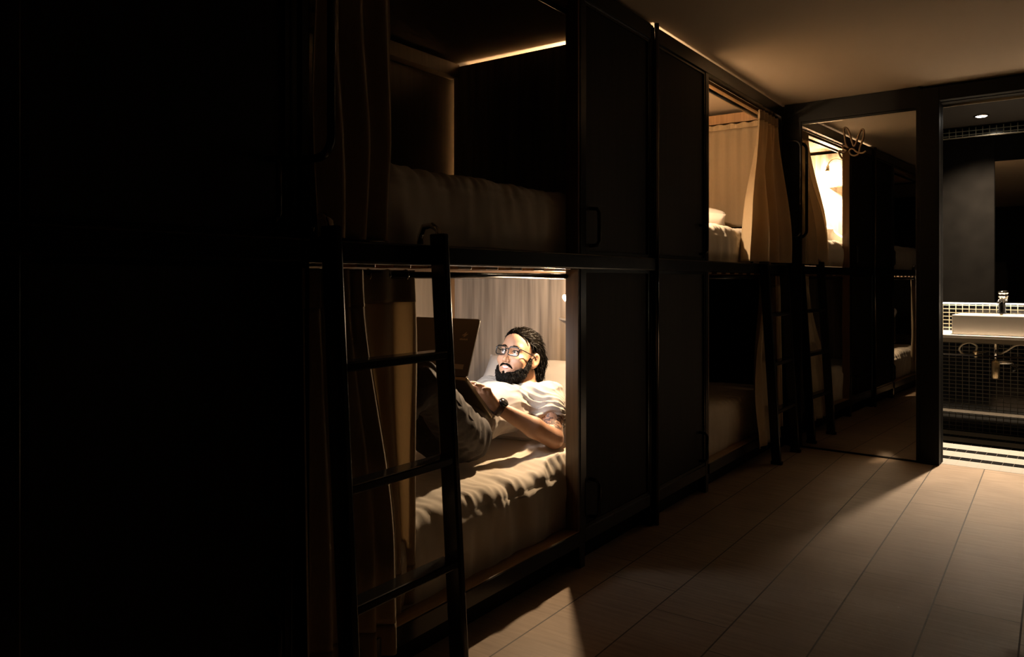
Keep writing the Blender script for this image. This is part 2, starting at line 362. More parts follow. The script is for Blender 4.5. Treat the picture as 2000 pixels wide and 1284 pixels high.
# ------------------------------------------------------------------ mattresses
def fbm(x, y, z, o=4): return noise.fractal(Vector((x, y, z)), 0.8, 2.0, o)
def mattress(name, label, y0, y1, z0, z1, rumple=1.0, man=False, x0=-2.84, x1=-1.665, mat_='sheet', group=None):
    r = .055
    cy = (y0+y1)/2
    pts = []   # cross profile in (x, z) from lower front up, over the top, down the back
    H = z1-z0
    for k in range(15): pts.append((x1, z0 + (H-r)*k/15, 0))
    for k in range(11): a = PI/2*k/10; pts.append((x1-r+r*math.cos(a), z1-r+r*math.sin(a), 1))
    nt = 44
    for k in range(1, nt): pts.append((x1-r + (x0+r-(x1-r))*k/nt, z1, 2))
    for k in range(11): a = PI/2*k/10; pts.append((x0+r-r*math.sin(a), z1-r+r*math.cos(a), 3))
    pts.append((x0, z0, 3))
    n = 260
    def f(u, v):
        i = v*(len(pts)-1); x, z, reg = pts[int(round(i))]
        y = y0 + (y1-y0)*u
        e = min(u, 1-u)*(y1-y0); k = min(1, e/.05); k = math.sqrt(max(0, 1-(1-k)**2))
        if reg in (1, 2): z = z0 + (z-z0)*(0.55+.45*k) if z > z0 else z
        d = 0
        near = max(0, 1-abs(x-(x1-.03))/.22)           # edge pulls in the sheet
        s = (z1-z)/H
        pull = noise.noise(Vector((y*34, x*7, z*7+3)))*.007*near*math.exp(-max(0, s)*5)
        pull += noise.noise(Vector((y*14+z*5, 1.3, z*3)))*.006*near
        soft = fbm(x*4, y*4, 1.7)*.010
        if man and reg in (1, 2):
            hy = math.exp(-((y-2.85)/.33)**2)
            ridge = (1-abs(noise.noise(Vector((x*9+y*3, y*5-x*3, .4)))))**3
            z += hy*ridge*.035*math.exp(-((x+1.80)/.20)**2)
            z += .018*math.exp(-((y-2.9)/.3)**2)*near - .012*math.exp(-((y-2.45)/.25)**2)
        if reg <= 1: x += (pull*1.5 + soft*.8)*rumple; 
        if reg >= 1: z += (pull + soft)*rumple
        if reg == 0: x += .010*math.sin(PI*min(1, s))*1.0 + noise.noise(Vector((y*5-z*6, 4.2, z*4)))*.007*rumple
        return (x, y, z)
    o = MB().grid(f, n, len(pts)-1).build(name, mat_, smooth=True, origin=(-2.2, cy, z0))
    return tag(o, label, 'mattress', group)
mattress('mattress', 'sheet covered mattress of the lit lower bed under the bearded man', 1.36, 3.40, .158, .440, 1.25, man=True)
mattress('mattress', 'sheet covered mattress of the dark upper bed above the bearded man', 1.36, 3.38, 1.306, 1.560, .9)
mattress('mattress', 'sheet covered mattress of the glowing upper bed beside the mirror', 3.50, 5.53, 1.306, 1.530, 1.0)
mattress('mattress', 'sheet covered mattress in the dark lower bed beside the mirror', 3.50, 5.53, .158, .440, .8)
# black piping line across the man's mattress front is a seam of the sheet
# ------------------------------------------------------------------ pillows
def pillow(label, c, sx, sy, th, rot=(0, 0, 0), name='pillow', seed=0):
    from mathutils import Euler
    Rm = Euler(rot).to_matrix()
    def side(sg):
        def f(u, v):
            a, b = u*2-1, v*2-1
            ea = 1-abs(a)**3.2; eb = 1-abs(b)**3.2
            pinch = 1-.10*(1-abs(b)**2)*abs(a)**6 - .0
            X = a*sx/2*(1-.10*(1-b*b)*abs(a)); Yv = b*sy/2*(1-.10*(1-a*a)*abs(b))
            h = th/2*max(0, ea*eb)**.42*(1+.12*noise.noise(Vector((a*2+seed, b*2, sg))))
            h += .008*noise.noise(Vector((a*5+seed, b*5, sg*2)))*min(1, (ea*eb)*3)
            p = Rm @ Vector((X, Yv, sg*h)); return (c[0]+p.x, c[1]+p.y, c[2]+p.z)
        return f
    m = MB(); m.grid(side(1), 34, 26); m.grid(side(-1), 34, 26)
    o = m.build(name, 'pillowcase', smooth=True, origin=c); return tag(o, label, 'pillow')
pillow('white pillow propped against the wooden wall behind the bearded man', (-2.18, 3.24, .60), .74, .46, .17, rot=(math.radians(52), 0, 0))
pillow('white pillow lying under the shoulders of the bearded man', (-2.02, 3.10, .535), .74, .46, .15, rot=(math.radians(20), 0, math.radians(4)), seed=4)
pillow('white pillow at the curtained foot end of the glowing upper bed', (-2.13, 5.28, 1.625), .46, .34, .14, rot=(math.radians(-22), math.radians(10), math.radians(12)), seed=7)
pillow('pillow at the lamp end of the glowing upper bed, seen in the mirror', (-2.12, 3.80, 1.61), .66, .42, .15, rot=(math.radians(12), 0, 0), seed=9)

# ------------------------------------------------------------------ curtains
def curtain(label, fn, nu, nv, mats, header=None, hem=None, loc=(0, 0, 0), group=None, rings=None, thick=.0016):
    """fn(u, v) -> point; v = 0 at the top. Header and hem bands are parts of double cloth."""
    r = thing('curtain', label, 'curtain', loc, group)
    v0 = 0.0; v1 = 1.0
    if header: MB().grid(lambda u, v: fn(u, v*header), nu, 8).build('header', 'curtain_hem', r, smooth=True, solid=.006); v0 = header
    if hem: MB().grid(lambda u, v: fn(u, 1-hem+v*hem), nu, 6).build('hem', 'curtain_hem', r, smooth=True, solid=.004); v1 = 1-hem
    MB().grid(lambda u, v: fn(u, v0+v*(v1-v0)), nu, nv).build('drape', mats, r, smooth=True, solid=thick)
    if rings:
        for p in rings:
            m = MB().tube([(p[0]+math.cos(a)*.016, p[1], p[2]+math.sin(a)*.016) for a in [2*PI*k/12 for k in range(12)]], .0025, 6, closed=True)
            m.build('ring', 'chrome', r, smooth=True)
    return r
def lerp(a, b, t): return a+(b-a)*t
def sm(t): t = max(0, min(1, t)); return t*t*(3-2*t)
# lit lower bed: single-layer strip near the opening
def c1(u, v):
    z = 1.222 - v*(1.222-.172)
    ya = lerp(1.545, 1.635, sm(v*1.2)); yb = 1.800 + .004*math.sin(v*9)
    y = lerp(ya, yb, u)
    x = -1.652 + .014*math.cos(u*PI*4.2+.6) * (0.5+.5*min(1, v*2)) + .007*math.sin(v*5+u*6) - .010*u
    return (x, y, z)
curtain('sandy curtain strip glowing beside the man, drawn back behind the ladder', c1, 50, 60, 'curtain_cloth', header=.095, hem=.115, loc=(-1.65, 1.70, .17))
def c2(u, v):
    z = 1.222 - v*(1.222-.10) + .02*v*(1-u)
    yb = lerp(1.53, 1.658, sm(v*1.35)); y = lerp(1.30, yb, u)
    x = lerp(-1.600, -1.585, v) + .017*math.cos(u*PI*9+.3*math.sin(v*3)) * (.6+.4*v)
    return (x, y, z)
curtain('dark bunched curtain hanging behind the nearest ladder', c2, 110, 50, 'curtain_thick', header=.095, hem=.08, loc=(-1.59, 1.46, .10),
        rings=[(-1.662, y, 1.207) for y in (1.44, 1.52, 1.60, 1.68, 1.76)])
def c3(u, v):
    z = 2.33 - v*(2.33-1.305)
    yb = lerp(1.63, 1.665, sm((v-.45)*3)) + .012*math.sin(v*4); ya = 1.34
    y = lerp(ya, yb, u); x = -1.605 + .022*math.cos(u*PI*7 + .5*math.sin(v*2.2)) * (.6+.5*v) + .01*math.sin(v*7+u*5)
    return (x, y, z)
curtain('dim beige curtain of the dark upper bed above the nearest ladder', c3, 110, 50, 'curtain_thick', header=.07, loc=(-1.60, 1.5, 1.31))
def c4(u, v):
    z = 2.335 - v*(2.335-1.312)
    ya = 5.13 - .22*sm(v*1.5) - .10*sm((v-.3)*1.4) - .01*v
    yb = 5.545
    y = lerp(ya, yb, u)
    flare = sm(v*1.1)
    x = -1.625 + .014*math.cos(u*PI*11)*(1-flare) + (.060*math.cos(u*PI*6.2+.8+v*.6)*flare+.012*math.cos(u*PI*15)*flare) + flare*.035 + .02*flare*u
    if u < .05: x -= .010*(1-u/.05)
    return (x, y, z)
curtain('pale beige curtain draping open at the glowing upper bed beside the mirror', c4, 130, 60, 'curtain_cloth', header=.06, loc=(-1.6, 5.3, 1.31))
def c5(u, v):
    z = 2.335 - v*(2.335-1.58)
    x = lerp(-2.83, -1.68, u)
    y = 5.495 + .010*math.cos(u*PI*26+.6*math.sin(u*9)) * (.45+.4*math.exp(-v*6)) + .010*math.sin(u*17+v*1.5)*v
    z += .006*math.cos(u*PI*26)*math.exp(-v*30)
    return (x, y, z)
curtain('pale beige gathered curtain closing the foot end of the glowing upper bed', c5, 200, 30, 'curtain_cloth', header=.05, loc=(-2.25, 5.5, 1.6))
def c6(u, v):
    z = 1.222 - v*(1.222-.13)
    ya = 5.18 - .36*sm(v*1.2); yb = 5.30 + .03*v
    y = lerp(ya, yb, u); x = -1.62 + .02*math.cos(u*PI*7)*(1-.5*v) + .09*v*sm(v)
    return (x, y, z)
curtain('grey beige curtain flaring out of the dark lower bed beside the mirror', c6, 60, 40, 'curtain_thick', header=.06, loc=(-1.6, 5.2, .13))
def c7(u, v):
    z = 1.222 - v*(1.222-.16)
    y = lerp(5.42, 5.55, u); x = -1.62 + .02*math.cos(u*PI*5) + .02*v
    return (x, y, z)
curtain('narrow curtain behind the ladder that stands beside the mirror', c7, 40, 30, 'curtain_thick', header=.06, loc=(-1.6, 5.45, .16))

# ------------------------------------------------------------------ ladders
def ladder(y0, label):
    r = thing('bunk_ladder', label, 'ladder', (-1.45, y0+.23, 0), 'ladders of the double bunks')
    def fx(z): return -1.53 + (1.30-z)*.0627       # front edge of a rail
    def rail(ya):
        m = MB(); zt, zb = 1.335, 0.0
        a = [(fx(zb)-.060, ya, zb), (fx(zb), ya, zb), (fx(zb), ya+.026, zb), (fx(zb)-.060, ya+.026, zb)]
        b = [(fx(zt)-.060, ya, zt), (fx(zt), ya, zt), (fx(zt), ya+.026, zt), (fx(zt)-.060, ya+.026, zt)]
        m.hexa(a, b)
        p = m.build('rail', 'metal_black', r, bevel=.006)
        pts = [(-1.560, ya+.013, 1.30), (-1.565, ya+.013, 1.345), (-1.59, ya+.013, 1.362), (-1.625, ya+.013, 1.358), (-1.640, ya+.013, 1.33), (-1.640, ya+.013, 1.305)]
        MB().tube(pts, .010, 10).build('hook', 'chrome', p, smooth=True)
        m = MB().box(fx(0)-.064, fx(0)+.004, ya-.004, ya+.030, 0, .02); m.build('rubber_foot', 'metal_satin', p)
    rail(y0); rail(y0+.434)
    for z in (.975, .655, .345, .06):
        x1 = fx(z)-.004
        if z == .06: continue
        MB().box(x1-.062, x1, y0+.024, y0+.436, z-.026, z).build('rung', 'metal_black', r, bevel=.005)
    return r
lad = ladder(1.358, 'black metal bunk ladder in front of the bearded man')
def copy_tree(o, parent=None):
    c = o.copy(); C.objects.link(c); c.parent = parent
    for ch in [k for k in bpy.data.objects if k.parent == o]: copy_tree(ch, c)
    return c
l2 = copy_tree(lad); l2.location.y += (5.02-1.358); l2['label'] = 'black metal bunk ladder standing close to the tall mirror'

# grab handles by the upper beds
def grab(label, pts, n=10):
    o = MB().tube(pts, .011, n).build('grab_handle', 'metal_black', smooth=True, origin=pts[0])
    return tag(o, label, 'handle', None)
def loop_pts(x, y, dx, dy, z0, z1, rr=.05):
    P = []
    def arc(cx, cz, a0, a1):
        for k in range(7):
            a = a0+(a1-a0)*k/6; P.append((cx+rr*math.cos(a), cz+rr*math.sin(a)))
    L = 1.0
    d = math.hypot(dx, dy)
    P.append((0, z1)); arc(d-rr, z1-rr, PI/2, 0); arc(d-rr, z0+rr, 0, -PI/2); P.append((0, z0))
    return [(x+dx/d*s, y+dy/d*s, z) for s, z in P]
grab('black tubular grab handle on the post beside the mirror', loop_pts(FX-.004, 5.58, .13, .0, 1.50, 2.18))
grab('black tubular grab handle on the dark post left of the nearest ladder', loop_pts(FX-.004, 1.295, .13, .0, 1.50, 2.18))

# ------------------------------------------------------------------ reading lamps and shelves
def reading_lamp(label, head, wall_y, sg, aimv):
    r = thing('reading_lamp', label, 'lamp', (head.x+.16, wall_y, head.z+.07))
    b = Vector((head.x+.16, wall_y, head.z+.06))
    MB().lathe([(.024, 0), (.026, .006), (.018, .016), (.007, .022)], b, (0, sg, 0), 20).build('wall_base', 'lamp_metal', r, smooth=True)
    a = Vector(aimv).normalized()
    top = head - a*.055
    pts = []
    p0, p1, p2, p3 = b, b+Vector((0, sg*.09, .03)), top - a*.08 + Vector((.02, 0, .02)), top
    for k in range(18):
        t = k/17; q = p0*(1-t)**3 + p1*3*t*(1-t)**2 + p2*3*t*t*(1-t) + p3*t**3; pts.append(q)
    MB().tube(pts, .0055, 8).build('gooseneck', 'lamp_metal', r, smooth=True)
    h = MB().lathe([(.008, -.055), (.013, -.045), (.016, -.02), (.024, .004), (.022, .003), (.014, -.018), (.003, -.02)], head, a, 22).build('lamp_head', 'lamp_metal', r, smooth=True)
    MB().lathe([(.002, -.010), (.011, -.008), (.013, -.002), (.009, .004), (.002, .006)], head, a, 16).build('bulb', 'bulb', h, smooth=True)
    return r
reading_lamp('lit gooseneck reading lamp on the wooden wall above the bearded man', LAMP1 + Vector((0, .018, .012)), SEAM-.031, -1, (-.12, -.75, -.5))
reading_lamp('lit gooseneck reading lamp of the upper bed, seen only in the mirror', LAMP2 + Vector((0, 0, .03)), SEAM+.031, 1, (-.10, -.05, -1))
def shelf(label, x0, x1, yw, sg, z):
    m = MB(); ya, yb = yw, yw+sg*.10
    m.hexa([(x0, ya, z), (x1, ya, z), (x1, yb, z), (x0+.11, yb, z)], [(x0, ya, z+.012), (x1, ya, z+.012), (x1, yb, z+.012), (x0+.11, yb, z+.012)])
    return tag(m.build('corner_shelf', 'shelf_white', bevel=.002, origin=(x1, ya, z)), label, 'shelf')
shelf('small pale corner shelf below the lamp in the lit lower bed', -2.13, -1.70, SEAM-.031, -1, .985)
shelf('small pale corner shelf below the lamp of the upper bed, seen in the mirror', -2.00, -1.68, SEAM+.031, 1, 2.09)

# ------------------------------------------------------------------ tall mirror and the bent wire on it
r = thing('wall_mirror', 'tall frameless mirror beside the doorway, reflecting the bunks and the floor', 'mirror', E(.48, .02, 0))
m = MB(); EB(m, .115, .850, -.006, .0, .012, 2.302); m.build('mirror_pane', 'mirror_glass', r)
m = MB(); EB(m, .03, .115, -.02, .012, 0, 2.318); EB(m, .850, .875, -.02, .012, 0, 2.318); EB(m, .115, .850, -.012, .012, 0, .012); EB(m, .115, .85, -.012, .012, 2.302, 2.318)
m.build('frame', 'metal_satin', r, bevel=.002)
m = MB(); EB(m, .846, .850, -.0075, -.006, .012, 2.302); EB(m, .13, .85, -.0075, -.006, 2.298, 2.302); m.build('bright_edge', 'chrome', r)
# bent wire traced as a real object standing off the mirror
def ray(px, py, d):
    rr = (px-1000)/1497; uu = (548-py)/1497
    c_, s_ = math.cos(YAW), math.sin(YAW)
    dx, dy = -s_+rr*c_, c_+rr*s_
    # end wall plane offset d in front:  points with depth coordinate -d
    nx, ny = math.sin(EA), math.cos(EA)
    t = (nx*(FX-0)+ny*5.66 - d)/(nx*dx+ny*dy)
    return (dx*t, dy*t, 1.19+uu*t)
raw = [(600, 640), (575, 600), (558, 550), (575, 530), (610, 552), (640, 548), (655, 530), (625, 515), (605, 480), (630, 462), (665, 475), (690, 490), (668, 465), (650, 420), (632, 300), (625, 235), (650, 208), (682, 235), (712, 310), (745, 420), (768, 468), (795, 430), (825, 330), (865, 245), (893, 230), (905, 270), (895, 350), (870, 430), (848, 500), (840, 550), (815, 585), (765, 600), (718, 575), (705, 535), (730, 505), (765, 510), (800, 545), (860, 562), (905, 555), (932, 535)]
P = [Vector(ray(1560+x/7.135, 220+y/7.135, .013)) for x, y in raw]
pts = []
for i in range(len(P)-1):
    a, b, c, d = P[max(i-1, 0)], P[i], P[i+1], P[min(i+2, len(P)-1)]
    for k in range(5):
        t = k/5; pts.append(.5*((2*b)+(c-a)*t+(2*a-5*b+4*c-d)*t*t+(3*b-a-3*c+d)*t**3))
pts.append(P[-1])
tag(MB().tube(pts, .0052, 8).build('wire_ornament', 'cable', smooth=True, origin=tuple(P[16])), 'thin brown wire bent into two tall loops, fixed on the tall mirror', 'ornament')

# ------------------------------------------------------------------ bathroom
r = thing('vanity_unit', 'pale stone vanity counter on a slim black frame in the bathroom', 'vanity', E(1.2, 1.1, 0))
m = MB(); EB(m, .25, 2.4, .86, 1.42, .768, .790); m.build('countertop', 'counter_stone', r, bevel=.004)
m = MB(); EB(m, .25, 2.4, .875, 1.40, .735, .768); m.build('counter_frame', 'laptop_edge', r)
m = MB(); EB(m, .25, 2.4, .865, .877, .638, .650); m.build('towel_rail', 'chrome', r)
m = MB(); EB(m, .25, 2.4, .865, .885, .222, .242); m.build('lower_rail', 'counter_stone', r)
for u in (.30, 2.3):
    m = MB(); EB(m, u, u+.03, .88, .91, 0, .735); m.build('leg', 'metal_black', r)
r = thing('wash_basin', 'white rectangular wash basin standing on the stone counter', 'basin', E(1.25, 1.05, .79))
def basin():
    m = MB(); u0, u1, d0, d1, z0, z1, t = .925, 1.62, .895, 1.33, .792, .935, .018
    o_ = [E(u0, d0, z0), E(u1, d0, z0), E(u1, d1, z0), E(u0, d1, z0)]; T = [E(u0, d0, z1), E(u1, d0, z1), E(u1, d1, z1), E(u0, d1, z1)]
    I = [E(u0+t, d0+t, z1), E(u1-t, d0+t, z1), E(u1-t, d1-.10, z1), E(u0+t, d1-.10, z1)]
    D = [E(u0+t+.02, d0+t+.02, z0+.03), E(u1-t-.02, d0+t+.02, z0+.03), E(u1-t-.02, d1-.12, z0+.03), E(u0+t+.02, d1-.12, z0+.03)]
    m.add(o_+T+I+D, [(3, 2, 1, 0), (0, 1, 5, 4), (1, 2, 6, 5), (2, 3, 7, 6), (3, 0, 4, 7), (4, 5, 9, 8), (5, 6, 10, 9), (6, 7, 11, 10), (7, 4, 8, 11),
                     (8, 9, 13, 12), (9, 10, 14, 13), (10, 11, 15, 14), (11, 8, 12, 15), (12, 13, 14, 15)])
    return m
basin().build('bowl', 'ceramic', r, bevel=.006)
MB().lathe([(.020, 0), (.020, .003), (.012, .005)], E(1.27, 1.08, .823), (0, 0, 1), 16).build('drain', 'chrome', r, smooth=True)
r = thing('faucet', 'dark round mixer tap with bright rings on the wash basin', 'tap', E(1.205, 1.27, .935))
fc = E(1.205, 1.275, .935)
MB().lathe([(.030, 0), (.030, .012), (.024, .016), (.022, .10)], fc, (0, 0, 1), 20).build('tap_body', 'metal_black', r, smooth=True)
MB().lathe([(.026, .10), (.027, .112), (.022, .116)], fc, (0, 0, 1), 20).build('ring', 'chrome', r)
MB().lathe([(.026, .125), (.028, .135), (.026, .142)], fc, (0, 0, 1), 20).build('ring', 'chrome', r)
MB().lathe([(.020, .100), (.020, .15), (.028, .155), (.028, .170), (.018, .175)], fc, (0, 0, 1), 20).build('lever', 'chrome', r, smooth=True)
p0 = Vector(fc)+Vector((0, 0, .09)); MB().tube([p0, p0+Vector((-.01, -.06, .01)), p0+Vector((-.02, -.12, 0))], .011, 10).build('spout', 'metal_black', r, smooth=True)
r = thing('drain_trap', 'chrome bottle trap hanging below the wash basin', 'drain pipe', E(1.20, 1.02, .735))
MB().tube([E(1.19, 1.0, .735), E(1.19, 1.0, .60)], .010, 12).build('pipe', 'chrome', r, smooth=True)
MB().lathe([(.020, 0), (.026, .01), (.026, .125), (.014, .135)], E(1.19, 1.0, .47), (0, 0, 1), 18).build('bottle', 'brass_dull', r, smooth=True)
MB().tube([E(1.21, 1.0, .59), E(1.28, 1.03, .59), E(1.31, 1.1, .55), E(1.28, 1.2, .52), E(1.26, 1.42, .52)], .012, 10).build('outlet', 'chrome', r, smooth=True)
def hose(label, pts):
    P = [Vector(p) for p in pts]; q = []
    for i in range(len(P)-1):
        a, b, c, d = P[max(i-1, 0)], P[i], P[i+1], P[min(i+2, len(P)-1)]
        for k in range(6):
            t = k/6; q.append(.5*((2*b)+(c-a)*t+(2*a-5*b+4*c-d)*t*t+(3*b-a-3*c+d)*t**3))
    q.append(P[-1])
    h = thing('water_hose', label, 'hose', tuple(P[0]))
    MB().tube(q, .0075, 8).build('hose', 'hose', h, smooth=True)
    MB().lathe([(.012, 0), (.014, .012), (.012, .03), (.02, .034), (.02, .045), (.006, .05)], P[0]-Vector((0, 0, .05)), (0, 0, 1), 12).build('valve', 'brass_dull', h, smooth=True)
hose('curled metal water hose with brass valve, left of the drain trap', [E(1.06, 1.05, .665), E(1.07, 1.0, .705), E(1.03, .97, .73), E(.98, .98, .71), E(.96, 1.0, .67), E(.985, 1.05, .635), E(1.04, 1.2, .63), E(1.10, 1.40, .64)])
hose('curled metal water hose with brass valve, right of the drain trap', [E(1.385, 1.05, .665), E(1.39, 1.0, .705), E(1.36, .97, .73), E(1.31, .98, .72), E(1.26, 1.0, .68), E(1.21, 1.05, .65), E(1.18, 1.2, .66), E(1.17, 1.40, .70)])
# wall panel with mirror and light strips
r = thing('backlit_wall_panel', 'dark wall panel with a light strip under its lower edge, behind the basin', 'panel', E(1.2, 1.40, 1.0))
m = MB(); EB(m, .25, 1.146, 1.36, 1.40, 1.015, 2.31); EB(m, 1.146, 2.4, 1.375, 1.40, 1.015, 2.31); m.build('panel', 'plaster_dark', r)
m = MB(); EB(m, .25, 2.4, 1.385, 1.40, 1.004, 1.014); m.build('light_strip', 'led_glow', r)
m = MB(); EB(m, .25, 2.4, 1.34, 1.40, 2.310, 2.318); m.build('top_edge', 'lamp_metal', r)
m = MB(); EB(m, 1.150, 2.3, 1.362, 1.374, 1.02, 2.107)
tag(m.build('bathroom_mirror', 'mirror_bath', origin=E(1.7, 1.37, 1.5)), 'rectangular mirror on the dark wall above the wash basin', 'mirror')
def downlight(u, d, label):
    c = E(u, d, 2.399); r = thing('downlight', label, 'ceiling light', c)
    MB().lathe([(.050, 0), (.052, -.004), (.040, -.006), (.038, 0)], c, (0, 0, 1), 28).build('trim_ring', 'chrome', r, smooth=True)
    MB().lathe([(.037, -.001), (.037, -.004), (.030, -.007)], c, (0, 0, 1), 24).build('lamp', 'downlight_glow', r)
    l = light('downlight_beam', 'SPOT', (c[0], c[1], c[2]-.02), L_DOWN, (1.0, .80, .58), shadow_soft_size=.035, spot_size=2.04, spot_blend=1.0)
downlight(1.105, .97, 'round recessed downlight over the wash basin in the bathroom ceiling')
def tattoo():
    m = MATS['skin']; nt = m.node_tree; N = nt.nodes; Lk = nt.links; b = N['Principled BSDF']; src = b.inputs['Base Color'].links[0].from_socket
    tc = N.new('ShaderNodeTexCoord'); sb = N.new('ShaderNodeVectorMath'); sb.operation = 'DISTANCE'; Lk.new(tc.outputs['Object'], sb.inputs[0])
    sb.inputs[1].default_value = (.262, .405, .125)
    inside = mth(nt, 'LESS_THAN', sb.outputs['Value'], .066)
    wv = N.new('ShaderNodeTexWave'); wv.wave_type = 'RINGS'; wv.inputs['Scale'].default_value = 7; wv.inputs['Distortion'].default_value = 9; wv.inputs['Detail'].default_value = 3; wv.inputs['Detail Scale'].default_value = 9
    Lk.new(tc.outputs['Object'], wv.inputs['Vector'])
    k = mth(nt, 'MULTIPLY', inside, mth(nt, 'MULTIPLY', mth(nt, 'GREATER_THAN', wv.outputs['Fac'], .52), .8))
    mx = N.new('ShaderNodeMix'); mx.data_type = 'RGBA'; Lk.new(k, mx.inputs[0]); Lk.new(src, mx.inputs[6]); mx.inputs[7].default_value = (.045, .035, .035, 1)
    Lk.new(mx.outputs[2], b.inputs['Base Color'])
tattoo()
# ------------------------------------------------------------------ smooth surfaces from distance fields (bodies, cloth, hair)
def vnoise(P, f, seed=0):
    q = P*f + seed*17.3; i = np.floor(q).astype(np.int64); t = (q-i).astype(np.float32); t = t*t*(3-2*t)
    def h(a, b, c):
        n = (a*73856093) ^ (b*19349663) ^ (c*83492791); n = (n ^ (n >> 13))*1274126177; return ((n ^ (n >> 16)) & 65535)/32767.5-1
    r = 0
    for dx in (0, 1):
        for dy in (0, 1):
            for dz in (0, 1):
                wgt = (t[:, 0] if dx else 1-t[:, 0])*(t[:, 1] if dy else 1-t[:, 1])*(t[:, 2] if dz else 1-t[:, 2])
                r = r + wgt*h(i[:, 0]+dx, i[:, 1]+dy, i[:, 2]+dz)
    return r
def sph(P, c, r): return np.linalg.norm(P-np.array(c), axis=1)-r
def ell(P, c, R):
    q = (P-np.array(c))/np.array(R); k = np.linalg.norm(q, axis=1); k2 = np.linalg.norm(q/np.array(R), axis=1)+1e-9
    return k*(k-1)/k2
def cap(P, a, b, ra, rb=None):
    rb = ra if rb is None else rb; a = np.array(a, float); b = np.array(b, float); ab = b-a
    t = np.clip(((P-a)@ab)/(ab@ab), 0, 1); return np.linalg.norm(P-a-t[:, None]*ab, axis=1)-(ra+(rb-ra)*t)
def smin(a, b, k): h = np.clip(.5+.5*(b-a)/k, 0, 1); return b*(1-h)+a*h-k*h*(1-h)
def smax(a, b, k): return -smin(-a, -b, k)
def chain(P, pts, rs, k=.03):
    d = None
    for i in range(len(pts)-1):
        e = cap(P, pts[i], pts[i+1], rs[i], rs[i+1]); d = e if d is None else smin(d, e, k)
    return d
def nets(fn, lo, hi, h, name, mats, parent, reduce=True):
    lo = np.array(lo, float); n = np.ceil((np.array(hi)-lo)/h).astype(int)+1; n = ((n+7)//8)*8
    F = np.ones(n, np.float32); nb = n//8
    g = np.stack(np.meshgrid(*[np.arange(k) for k in nb], indexing='ij'), -1).reshape(-1, 3)
    cen = lo+(g*8+3.5)*h; d = fn(cen); near = np.abs(d) < 8*h*.95+.012
    for b in g[~near][d[~near] < 0]: F[b[0]*8:b[0]*8+8, b[1]*8:b[1]*8+8, b[2]*8:b[2]*8+8] = -1
    loc = np.stack(np.meshgrid(*[np.arange(8)]*3, indexing='ij'), -1).reshape(-1, 3)
    gb = g[near]
    for s in range(0, len(gb), 400):
        part = gb[s:s+400]; idx = (part[:, None, :]*8+loc[None]).reshape(-1, 3); v = fn(lo+idx*h)
        F[idx[:, 0], idx[:, 1], idx[:, 2]] = v
    In = F < 0; c = np.zeros(n-1, np.int8)
    for dx in (0, 1):
        for dy in (0, 1):
            for dz in (0, 1): c += In[dx:n[0]-1+dx, dy:n[1]-1+dy, dz:n[2]-1+dz]
    act = (c > 0) & (c < 8); ids = np.argwhere(act); vid = -np.ones(n-1, np.int64); vid[act] = np.arange(len(ids))
    acc = np.zeros((len(ids), 3)); cnt = np.zeros(len(ids))
    for ax in range(3):
        o1, o2 = [k for k in range(3) if k != ax]
        for a in (0, 1):
            for b in (0, 1):
                p = ids.copy(); p[:, o1] += a; p[:, o2] += b; q = p.copy(); q[:, ax] += 1
                fp = F[p[:, 0], p[:, 1], p[:, 2]]; fq = F[q[:, 0], q[:, 1], q[:, 2]]; m_ = (fp < 0) != (fq < 0)
                t = np.where(m_, fp/(fp-fq+1e-12), 0); pt = p.astype(float); pt[:, ax] += t
                acc[m_] += pt[m_]; cnt[m_] += 1
    V = lo+(acc/cnt[:, None])*h; faces = []
    for ax in range(3):
        o1, o2 = [(1, 2), (2, 0), (0, 1)][ax]
        sl = [slice(1, k-1) for k in n]; sl[ax] = slice(0, n[ax]-1); s2 = list(sl); s2[ax] = slice(1, n[ax])
        A = In[tuple(sl)]; Bq = In[tuple(s2)]; e = np.argwhere(A != Bq); off = np.array([1, 1, 1]); off[ax] = 0; e = e+off
        fl = In[e[:, 0], e[:, 1], e[:, 2]]
        def at(d1, d2):
            q = e.copy(); q[:, o1] += d1; q[:, o2] += d2; return vid[q[:, 0], q[:, 1], q[:, 2]]
        qd = np.stack([at(-1, -1), at(0, -1), at(0, 0), at(-1, 0)], 1); qd[~fl] = qd[~fl][:, ::-1]; faces.append(qd)
    Q = np.concatenate(faces); Q = Q[(Q >= 0).all(1)]
    off = world_of(parent); V = V-np.array(off)
    me = bpy.data.meshes.new(name); me.vertices.add(len(V)); me.vertices.foreach_set('co', V.ravel())
    me.loops.add(len(Q)*4); me.loops.foreach_set('vertex_index', Q.ravel().astype(np.int32))
    me.polygons.add(len(Q)); me.polygons.foreach_set('loop_start', np.arange(0, len(Q)*4, 4, dtype=np.int32))
    me.polygons.foreach_set('use_smooth', [True]*len(Q)); me.update(calc_edges=True); me.validate()
    for m_ in ([mats] if isinstance(mats, str) else mats): me.materials.append(MATS[m_])
    o = bpy.data.objects.new(name, me); C.objects.link(o); o.parent = parent
    return o

